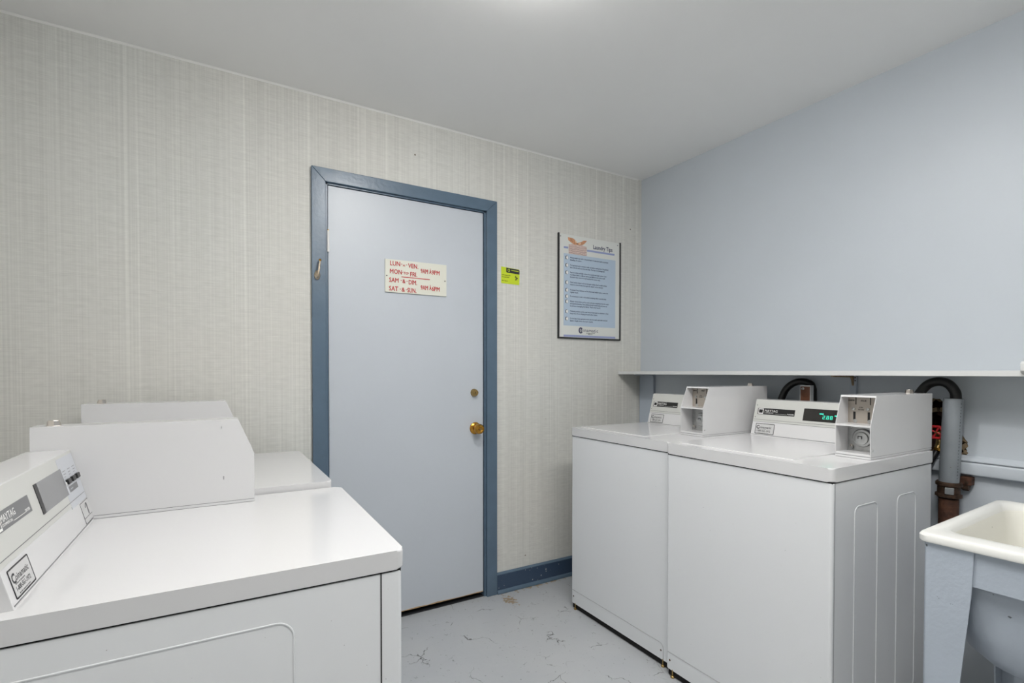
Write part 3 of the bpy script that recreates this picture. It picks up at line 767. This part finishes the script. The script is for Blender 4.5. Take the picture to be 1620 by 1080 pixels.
    b.box(bt, bb - .0005, ya + .0006, yb - .0006, Ht + hb - t, Ht + hb + .0002, E)
    b.box(bb - t, bb + .0002, ya + .0006, yb - .0006, Bs, Ht + hb - .0005, E)
    b.box(bx + .001, bb - .0012, ya + t, yb - t, Bs, Bs + .008, E, .001)
    b.box(kx, kx + .079, ya + t, yb - t, Ht + kz_ - .005, Ht + kz_ + .001, E, .0006)
    b.prism([(bt, Ht + hb), (bt - .002, Ht + hb - .006), (bt + .004, Ht + hb - .007)], 'y', ya + t, yb - t, E)
    b.box(bx, bb - .002, ya, yb, Ht + .0008, Bs - .0010, E, .0006)
    b.box(bx + .002, bb - .006, ya + .0012, yb - .0012, Ht - .001, Ht + .001, M['greyplate'])
    b.box(bx + .0006, bb - .003, ya + .0004, yb - .0004, Bs - .003, Bs + .001, M['greyplate'])
    cb = b.build('coin_box', root)
    fxp = bx + .077
    b = MB(X)
    T = frame((fxp, yb - t, Ht + kz_), (0, -1, 0), (0, 0, 1)); wi = w_ - 2 * t; hi = hb - kz_ - .003
    b.box(0, wi, 0, hi, -.002, 0, M['tan_metal'], T=T)
    for k, (s_, nm) in enumerate(((.19, 'QUARTER'), (.62, 'DOLLAR'))):
        b.box(wi * s_ + .0035, wi * s_ + .006, hi * .68, hi * .94, 0, .0010, M['black'], T=T)
        b.box(wi * s_ - .003, wi * s_ + .004, hi * .10, hi * .42, 0, .0015, M['black'], .0006, T=T)
        b.lathe([(0, 0), (.0055, 0), (.005, .004), (.002, .0055), (0, .0055)], M['steel'], T @ Matrix.Translation((wi * s_ - .002, hi * .52, 0)), 14)
        b.lathe([(0, 0), (.0065, 0), (.006, .002), (0, .003)], M['steel'], T @ Matrix.Translation((wi * s_ + .003, hi * .085, 0)), 14)
        b.text(nm, .0072, M['ink'], T @ Matrix.Translation((wi * s_ - (.019 if k == 0 else .024), hi * .80, .0002)), sx=.60, bold=.0002)
    b.text('COIN', .0058, M['ink'], T @ Matrix.Translation((wi * .33, hi * .56, .0002)), sx=.8)
    b.text('RETURN', .0058, M['ink'], T @ Matrix.Translation((wi * .31, hi * .48, .0002)), sx=.8)
    b.build('coin_slot_plate', cb)
    b = MB(X)
    T = frame((fxp, yb - t, Bs + .008), (0, -1, 0), (0, 0, 1)); hi = Ht + kz_ - .005 - Bs - .008
    b.box(0, wi, 0, hi, -.002, 0, M['steel'], T=T)
    b.lathe([(0, 0), (.0045, 0), (.003, .002), (0, .0028)], M['steel'], T @ Matrix.Translation((.010, hi * .88, 0)), 14)
    b.lathe([(0, 0), (.0055, 0), (.005, .003), (0, .004)], M['lock'], T @ Matrix.Translation((.012, hi * .18, 0)), 14)
    b.tube([Vector((.014, hi * .12, .002)) + Vector((.006 * math.cos(a), .006 * math.sin(a), .001)) for a in [-1.2 + 3.6 * i / 10 for i in range(11)]], .0009, M['black'], 6, T=T)
    b.build('lock_plate', cb)
    b = MB(X)
    C_ = T @ Matrix.Translation((wi * .47, hi * .50, 0))
    b.lathe([(0, 0), (.030, 0), (.030, .007), (.028, .010), (.0215, .0105), (.0205, .0165), (.0185, .018), (.010, .0185), (0, .0185)], M['steel'], C_, 32)
    b.tube([(.0300 * math.cos(a), .0300 * math.sin(a), .004) for a in [.7 + 2.6 * i / 20 for i in range(21)]], .0018, M['greyplate'], 6, T=C_)
    b.box(-.009, .005, -.002, .008, .0175, .0190, M['black'], T=C_); b.box(-.006, .002, -.004, .005, .0180, .0196, M['steel'], T=C_)
    b.build('vault_lock', cb)
    b = MB(X)
    lx, ly = boxp['lock']
    b.lathe([(0, 0), (.0145, 0), (.0135, .002), (.0115, .011), (.0105, .0125), (.006, .0125), (.0055, .0115), (0, .0115)], M['lock'], Matrix.Translation((lx, ya + (yb - ya) * ly, Ht + hb)), 7, smooth=False)
    b.build('top_lock', cb)
    if not dry:
      b = MB(X); b.lathe([(0, 0), (.004, 0), (.003, .0015), (0, .002)], M['steel'], axis_to((bx + .012, ya - .0002, Ht + .030), (0, -1, 0)), 12); b.build('side_rivet', cb)
    tag(root, label, cat, group)
    return root

WG = 'coin operated washers along the blue wall'; DG = 'coin operated dryers along the left wall'
cw = (.538, .583, .159, .655)
machine('washing_machine', 'white coin-operated washer nearest the sink, green digits glowing on its display', 'washing machine', WG,
        (-.8475, -.9885, 0), 0, .631, .677, .9265, .028, .003, .500, cw,
        dict(gap=.0165, w=.107, x0=.2550, kx=.2530, kz=.1085, xt=.289, h=.205, xb=.702, lock=(.658, .5)), 'washer_on', .0415)
machine('washing_machine', 'white coin-operated washer nearest the wallpapered wall, its display mostly hidden by its coin box', 'washing machine', WG,
        (-.823, -.3345, 0), 0, .652, .69, .9265, .028, .050, .455, (.491, .538, .163, .615),
        dict(gap=.041, w=.122, x0=.250, kx=.250, kz=.124, xt=.291, h=.216, xb=.709, lock=(.650, .4)), 'washer', .0415)
cd = (.583, .627, .171, .704)
machine('clothes_dryer', 'white coin-operated dryer in the left foreground with a number 1 label on its console', 'clothes dryer', DG,
        (-2.071, -1.431, 0), PI - .015, .638, .72, .855, .028, .034, .5665, cd,
        dict(gap=.004, w=.066, x0=.240, kx=.240, kz=.132, xt=.279, h=.226, xb=.697, lock=(.662, .5)), 'dryer', .0385)
machine('clothes_dryer', 'white coin-operated dryer against the wallpapered wall, behind the foreground dryer', 'clothes dryer', DG,
        (-2.083, -.782, 0), PI, .70, .72, .8725, .028, .060, .55, (.583, .627, .12, .68),
        dict(gap=.012, w=.115, x0=.247, kx=.247, kz=.160, xt=.273, h=.226, xb=.697, lock=(.650, .5)), 'dryer', .0385)

# ------------------------------------------------------------------ pipes and hoses
# grey standpipe on a rusty pipe
sp = empty('standpipe', (-.072, -1.632, 0)); X = Matrix.Translation((.072, 1.632, 0))
b = MB(X)
bot, top = Vector((-.072, -1.6300, .803)), Vector((-.072, -1.6400, 1.1125))
d = top - bot; r = .0300
T = axis_to(bot, d); L_ = d.length
b.lathe([(.0, 0), (r, 0), (r, L_), (r - .003, L_), (r - .0035, L_ - .06), (0, L_ - .06)], M['pvc'], T, 32)
ang = math.atan2(-.93, -.36)
for k in range(26):
    z = .02 + k * .0112
    if z > L_ - .02: break
    a = -2.02
    Tt = T @ Matrix.Rotation(a, 4, 'Z') @ Matrix.Translation((r, 0, z))
    b.box(-.0005, .0004, -.0009, .0009, 0, random.uniform(.003, .007), M['pvc_print'], T=Tt)
o = b.build('grey_pipe', sp); o['label'] = 'smooth grey plastic pipe with small printed marks'
b = MB(X)
T = axis_to((-.072, -1.6290, .750), (0, -.02, 1))
b.lathe([(0, 0), (.035, 0), (.0375, .003), (.0375, .012), (.0335, .015), (.0335, .040), (.0385, .043), (.0385, .053), (.036, .057), (0, .057)], M['rustdark'], T, 28)
o = b.build('coupling', sp); o['label'] = 'dark rusty coupling'
b = MB(X)
for z0, z1 in ((.003, .012), (.044, .053)):
    b.lathe([(.0378, z0), (.0392, z0), (.0392, z1), (.0378, z1)], M['rustdark'], T, 28)
T2 = T @ Matrix.Rotation(-2.75, 4, 'Z')
b.box(.031, .040, -.014, .012, .016, .040, M['steel'], .002, T=T2)
b.build('clamp', sp)
b = MB(X); b.tube([(-.070, -1.628, 0.001), (-.071, -1.629, .3), (-.072, -1.6295, .745)], .0295, M['rust'], 24)
o = b.build('rusty_pipe', sp); o['label'] = 'brown rusty iron pipe'
tag(sp, 'grey plastic standpipe clamped on a rusty pipe between the near washer and sink', 'pipe')

# black drain hoses
b = MB(); P = catmull([(-.095, -1.500, .86), (-.085, -1.512, 1.02), (-.078, -1.5255, 1.095), (-.075, -1.5442, 1.1374), (-.075, -1.5675, 1.1644), (-.075, -1.5982, 1.1735), (-.075, -1.6250, 1.1650), (-.074, -1.6430, 1.1400), (-.073, -1.6470, 1.1150), (-.072, -1.6440, 1.05)])
b.tube([p for p in P], .0165, M['rubber'], 18)
tag(b.build('drain_hose'), 'thick black drain hose looping into the grey standpipe', 'hose', 'black washer drain hoses')
b = MB(); P = catmull([(-.09, -.95, .86), (-.080, -.975, 1.0), (-.07, -.9896, 1.0774), (-.064, -1.0080, 1.1262), (-.052, -1.0330, 1.1540), (-.042, -1.062, 1.1650), (-.036, -1.095, 1.1600), (-.034, -1.1140, 1.140), (-.034, -1.1180, 1.07), (-.034, -1.12, .7)])
b.tube(P, .0155, M['rubber'], 18)
tag(b.build('drain_hose'), 'black drain hose arching behind the brown wooden post at the near washer console', 'hose', 'black washer drain hoses')

po = empty('wooden_post', (-.076, -1.112, 0)); X = Matrix.Translation((.076, 1.112, 0))
b = MB(X)
b.box(-.0885, -.0640, -1.133, -1.0905, 0, 1.1465, M['brownwood']); b.build('post_body', po)
b = MB(X); b.box(-.0890, -.0640, -1.1362, -1.1332, 0, 1.1490, M['shelf'], .0005)
b.box(-.0895, -.0862, -1.133, -1.0900, 1.1435, 1.1490, M['shelf'], .0005); b.box(-.0895, -.0885, -1.0910, -1.0895, .9, 1.149, M['shelf']); b.build('pale_edging', po)
b = MB(X); b.lathe([(0, 0), (.0065, 0), (.006, .002), (.002, .004), (0, .004)], M['steel'], axis_to((-.0885, -1.1020, 1.1335), (-1, 0, 0)), 14)
b.box(-.0045, .0045, -.0007, .0007, .0035, .0044, M['black'], T=axis_to((-.0885, -1.1020, 1.1335), (-1, 0, 0))); b.build('screw', po)
tag(po, 'dark brown wooden post with pale edges and one screw, behind the near washer console', 'post')

# red shut-off valve
va = empty('shutoff_valve', (-.02, -1.586, .93)); X = Matrix.Translation((.02, 1.586, -.93))
b = MB(X)
cx, cyv, cz = -.058, -1.5845, .9825
b.tube([(cx, cyv + .0215 * math.cos(a) * (1 + .06 * math.cos(6 * a)), cz + .0225 * math.sin(a) * (1 + .06 * math.cos(6 * a))) for a in [2 * PI * i / 48 for i in range(48)]], .0048, M['redvalve'], 10, closed=True)
for k in range(4):
    a = k * PI / 2 + .4; b.tube([(cx, cyv, cz), (cx, cyv + .020 * math.cos(a), cz + .020 * math.sin(a))], .0032, M['redvalve'], 8)
b.build('hand_wheel', va)
b = MB(X)
b.lathe([(0, 0), (.004, 0), (.004, .014), (.007, .015), (.009, .030), (.013, .034), (.013, .055), (0, .055)], M['brass_old'], axis_to((cx - .004, cyv, cz), (1, -.0, -.25)), 14)
b.tube([(-.012, -1.5845, .967), (.03, -1.5845, .967)], .011, M['rustdark'], 14)
b.tube([(-.016, -1.5845, .975), (-.022, -1.583, .935), (-.032, -1.580, .915)], [.011, .012, .011], M['brass_old'], 14)
b.lathe([(0, 0), (.013, 0), (.013, .010), (.0095, .013), (0, .013)], M['brass'], axis_to((-.030, -1.5805, .920), (-.3, .1, -.9)), 6, smooth=False)
b.build('valve_body', va)
tag(va, 'red wheel shut-off valve in the broken wall hole beside the grey standpipe', 'valve')
b = MB(); b.tube(catmull([(-.036, -1.5795, .908), (-.046, -1.572, .885), (-.060, -1.560, .850), (-.075, -1.548, .800), (-.10, -1.54, .70)]), .0105, M['rubber'], 14)
tag(b.build('supply_hose'), 'thin black supply hose hanging from the red valve behind the near washer', 'hose')
# rusty bracket under the wall ledge
b = MB(); b.box(-.033, -.0005, -1.6815, -1.648, .795, .8255, M['rust'], .003)
b.prism([(-.031, .797), (-.031, .780), (-.018, .772), (-.006, .778), (-.006, .797)], 'y', -1.672, -1.652, M['rustdark'], bev=.002)
b.lathe([(0, 0), (.006, 0), (.005, .004), (0, .005)], M['rustdark'], axis_to((-.033, -1.668, .805), (-1, 0, 0)), 8)
tag(b.build('pipe_strap'), 'small rusty pipe strap under the wall ledge right of the grey standpipe', 'bracket')

# ------------------------------------------------------------------ laundry sink
sk = empty('laundry_sink', (-.48, -2.10, 0))
X = Matrix.Translation((.48, 2.10, 0)) @ Matrix.Translation((-.822, -1.812, .004)) @ Matrix.Rotation(math.radians(1.5), 4, 'Z') @ Matrix.Translation((.822, 1.812, 0))
sx0, sx1, sy0, sy1, sz = -.822, -.188, -2.42, -1.812, .790
def lp(d, z, r, n=7, dy=0, dxf=0): return [(x, y, z) for x, y in rrect(sx0 + d + dxf, sx1 - d, sy0 + d, sy1 - d - dy, r, n)]
b = MB(X); b.recalc = False
b.loft([lp(.012, .768, .012), lp(.002, .7675, .024), lp(0, .771, .026), lp(0, .783, .026), lp(.0035, .7885, .026), lp(.010, .7905, .026), lp(.020, .7890, .035, dxf=.030), lp(.027, .7860, .05, dxf=.052), lp(.032, .779, .055, dxf=.060), lp(.036, .768, .055, dxf=.063)], M['sink_white'])
b.build('rim', sk)
b = MB(X); b.recalc = False
b.loft([lp(.0355, .771, .055, dxf=.0625), lp(.040, .75, .06, dxf=.064), lp(.054, .62, .07, dxf=.066), lp(.066, .53, .08, dxf=.068), lp(.105, .488, .10, dxf=.04), lp(.15, .472, .10, dxf=.04), lp(.22, .468, .05, dxf=.02)], M['sink_in'], capb=True)
b.build('bowl', sk)
b = MB(X)
def lo(dl, z, r, df): return [(x, y, z) for x, y in rrect(sx0 + df, sx1 - dl * .9, sy0 + dl, sy1 - dl, r, 7)]
b.loft([lo(.03, .768, .05, .03), lo(.036, .66, .07, .04), lo(.046, .56, .09, .05), lo(.060, .50, .10, .065), lo(.085, .465, .11, .09), lo(.12, .447, .11, .13), lo(.2, .44, .06, .2)], M['sink_paint'], capb=True)
b.build('bowl_underside', sk)
# folded sheet metal stand: front apron and four tapering angle legs
b = MB(X)
b.box(-.8075, -.8055, sy0 + .08, sy1 - .088, .680, .7668, M['sink_paint'])
b.box(-.20, -.1985, sy0 + .08, sy1 - .088, .680, .7668, M['sink_paint'])
b.box(-.74, -.27, sy1 - .0205, sy1 - .018, .680, .7668, M['sink_paint']); b.box(-.74, -.27, sy0 + .018, sy0 + .0205, .680, .7668, M['sink_paint'])
b.build('apron', sk)
for fx_, sgx in ((-.8130, 1), (-.196, -1)):
    for fy_, sgy in ((sy1 - .0160, -1), (sy0 + .016, 1)):
        b = MB(X)
        wt, wb_ = .098, .037
        b.prism([(fy_, .767), (fy_ + sgy * wt, .767), (fy_ + sgy * (wt - .004), .66), (fy_ + sgy * wb_, -.0035), (fy_, -.0035)], 'x', fx_, fx_ + sgx * .0035, M['sink_paint'], bev=.0008)
        b.prism([(fx_, .767), (fx_ + sgx * wt, .767), (fx_ + sgx * (wt - .004), .66), (fx_ + sgx * .045, -.0035), (fx_, -.0035)], 'y', fy_, fy_ + sgy * .0035, M['sink_paint'], bev=.0008)
        b.build('leg', sk)
b = MB(X); b.tube([(-.48, -2.10, .445), (-.48, -2.10, .33), (-.46, -2.10, .27), (-.40, -2.10, .25), (-.34, -2.10, .28), (-.30, -2.10, .36), (-.22, -2.10, .38), (-.03, -2.10, .38)], .02, M['pvc'], 16); b.build('drain_trap', sk)
tag(sk, 'white laundry sink on a blue-grey painted metal stand at the right edge', 'sink')

# ------------------------------------------------------------------ ceiling globe and added fill light
r_ = empty('ceiling_light', (-1.62, -1.24, H))
b = MB(); b.lathe([(0, -.010), (.110, -.010), (.112, -.007), (.112, 0), (0, 0)], M['white_wall'], seg=40); b.build('mounting_plate', r_)
b = MB(); b.lathe([(.102, -.010), (.100, -.020), (.090, -.034), (.065, -.044), (.03, -.049), (.004, -.050), (0, -.050)], M['globe'], seg=40); b.build('globe', r_)
tag(r_, 'round white lit ceiling light between the dryers and washers', 'ceiling light')
r_ = empty('fill_light', (-1.62, -2.2, H))  # added unseen fixture, fills in what the globe leaves dim
b = MB(); b.box(-.64, .64, -.15, .15, -.045, 0, M['white_wall'], .004); b.build('fill_housing', r_)
b = MB(); b.prism([(-.135, -.046), (-.120, -.078), (.120, -.078), (.135, -.046)], 'x', -.62, .62, M['fill_diffuser'], bev=.004); b.build('fill_diffuser', r_)
tag(r_, 'added fill light on the ceiling above the camera, out of view', 'ceiling light')
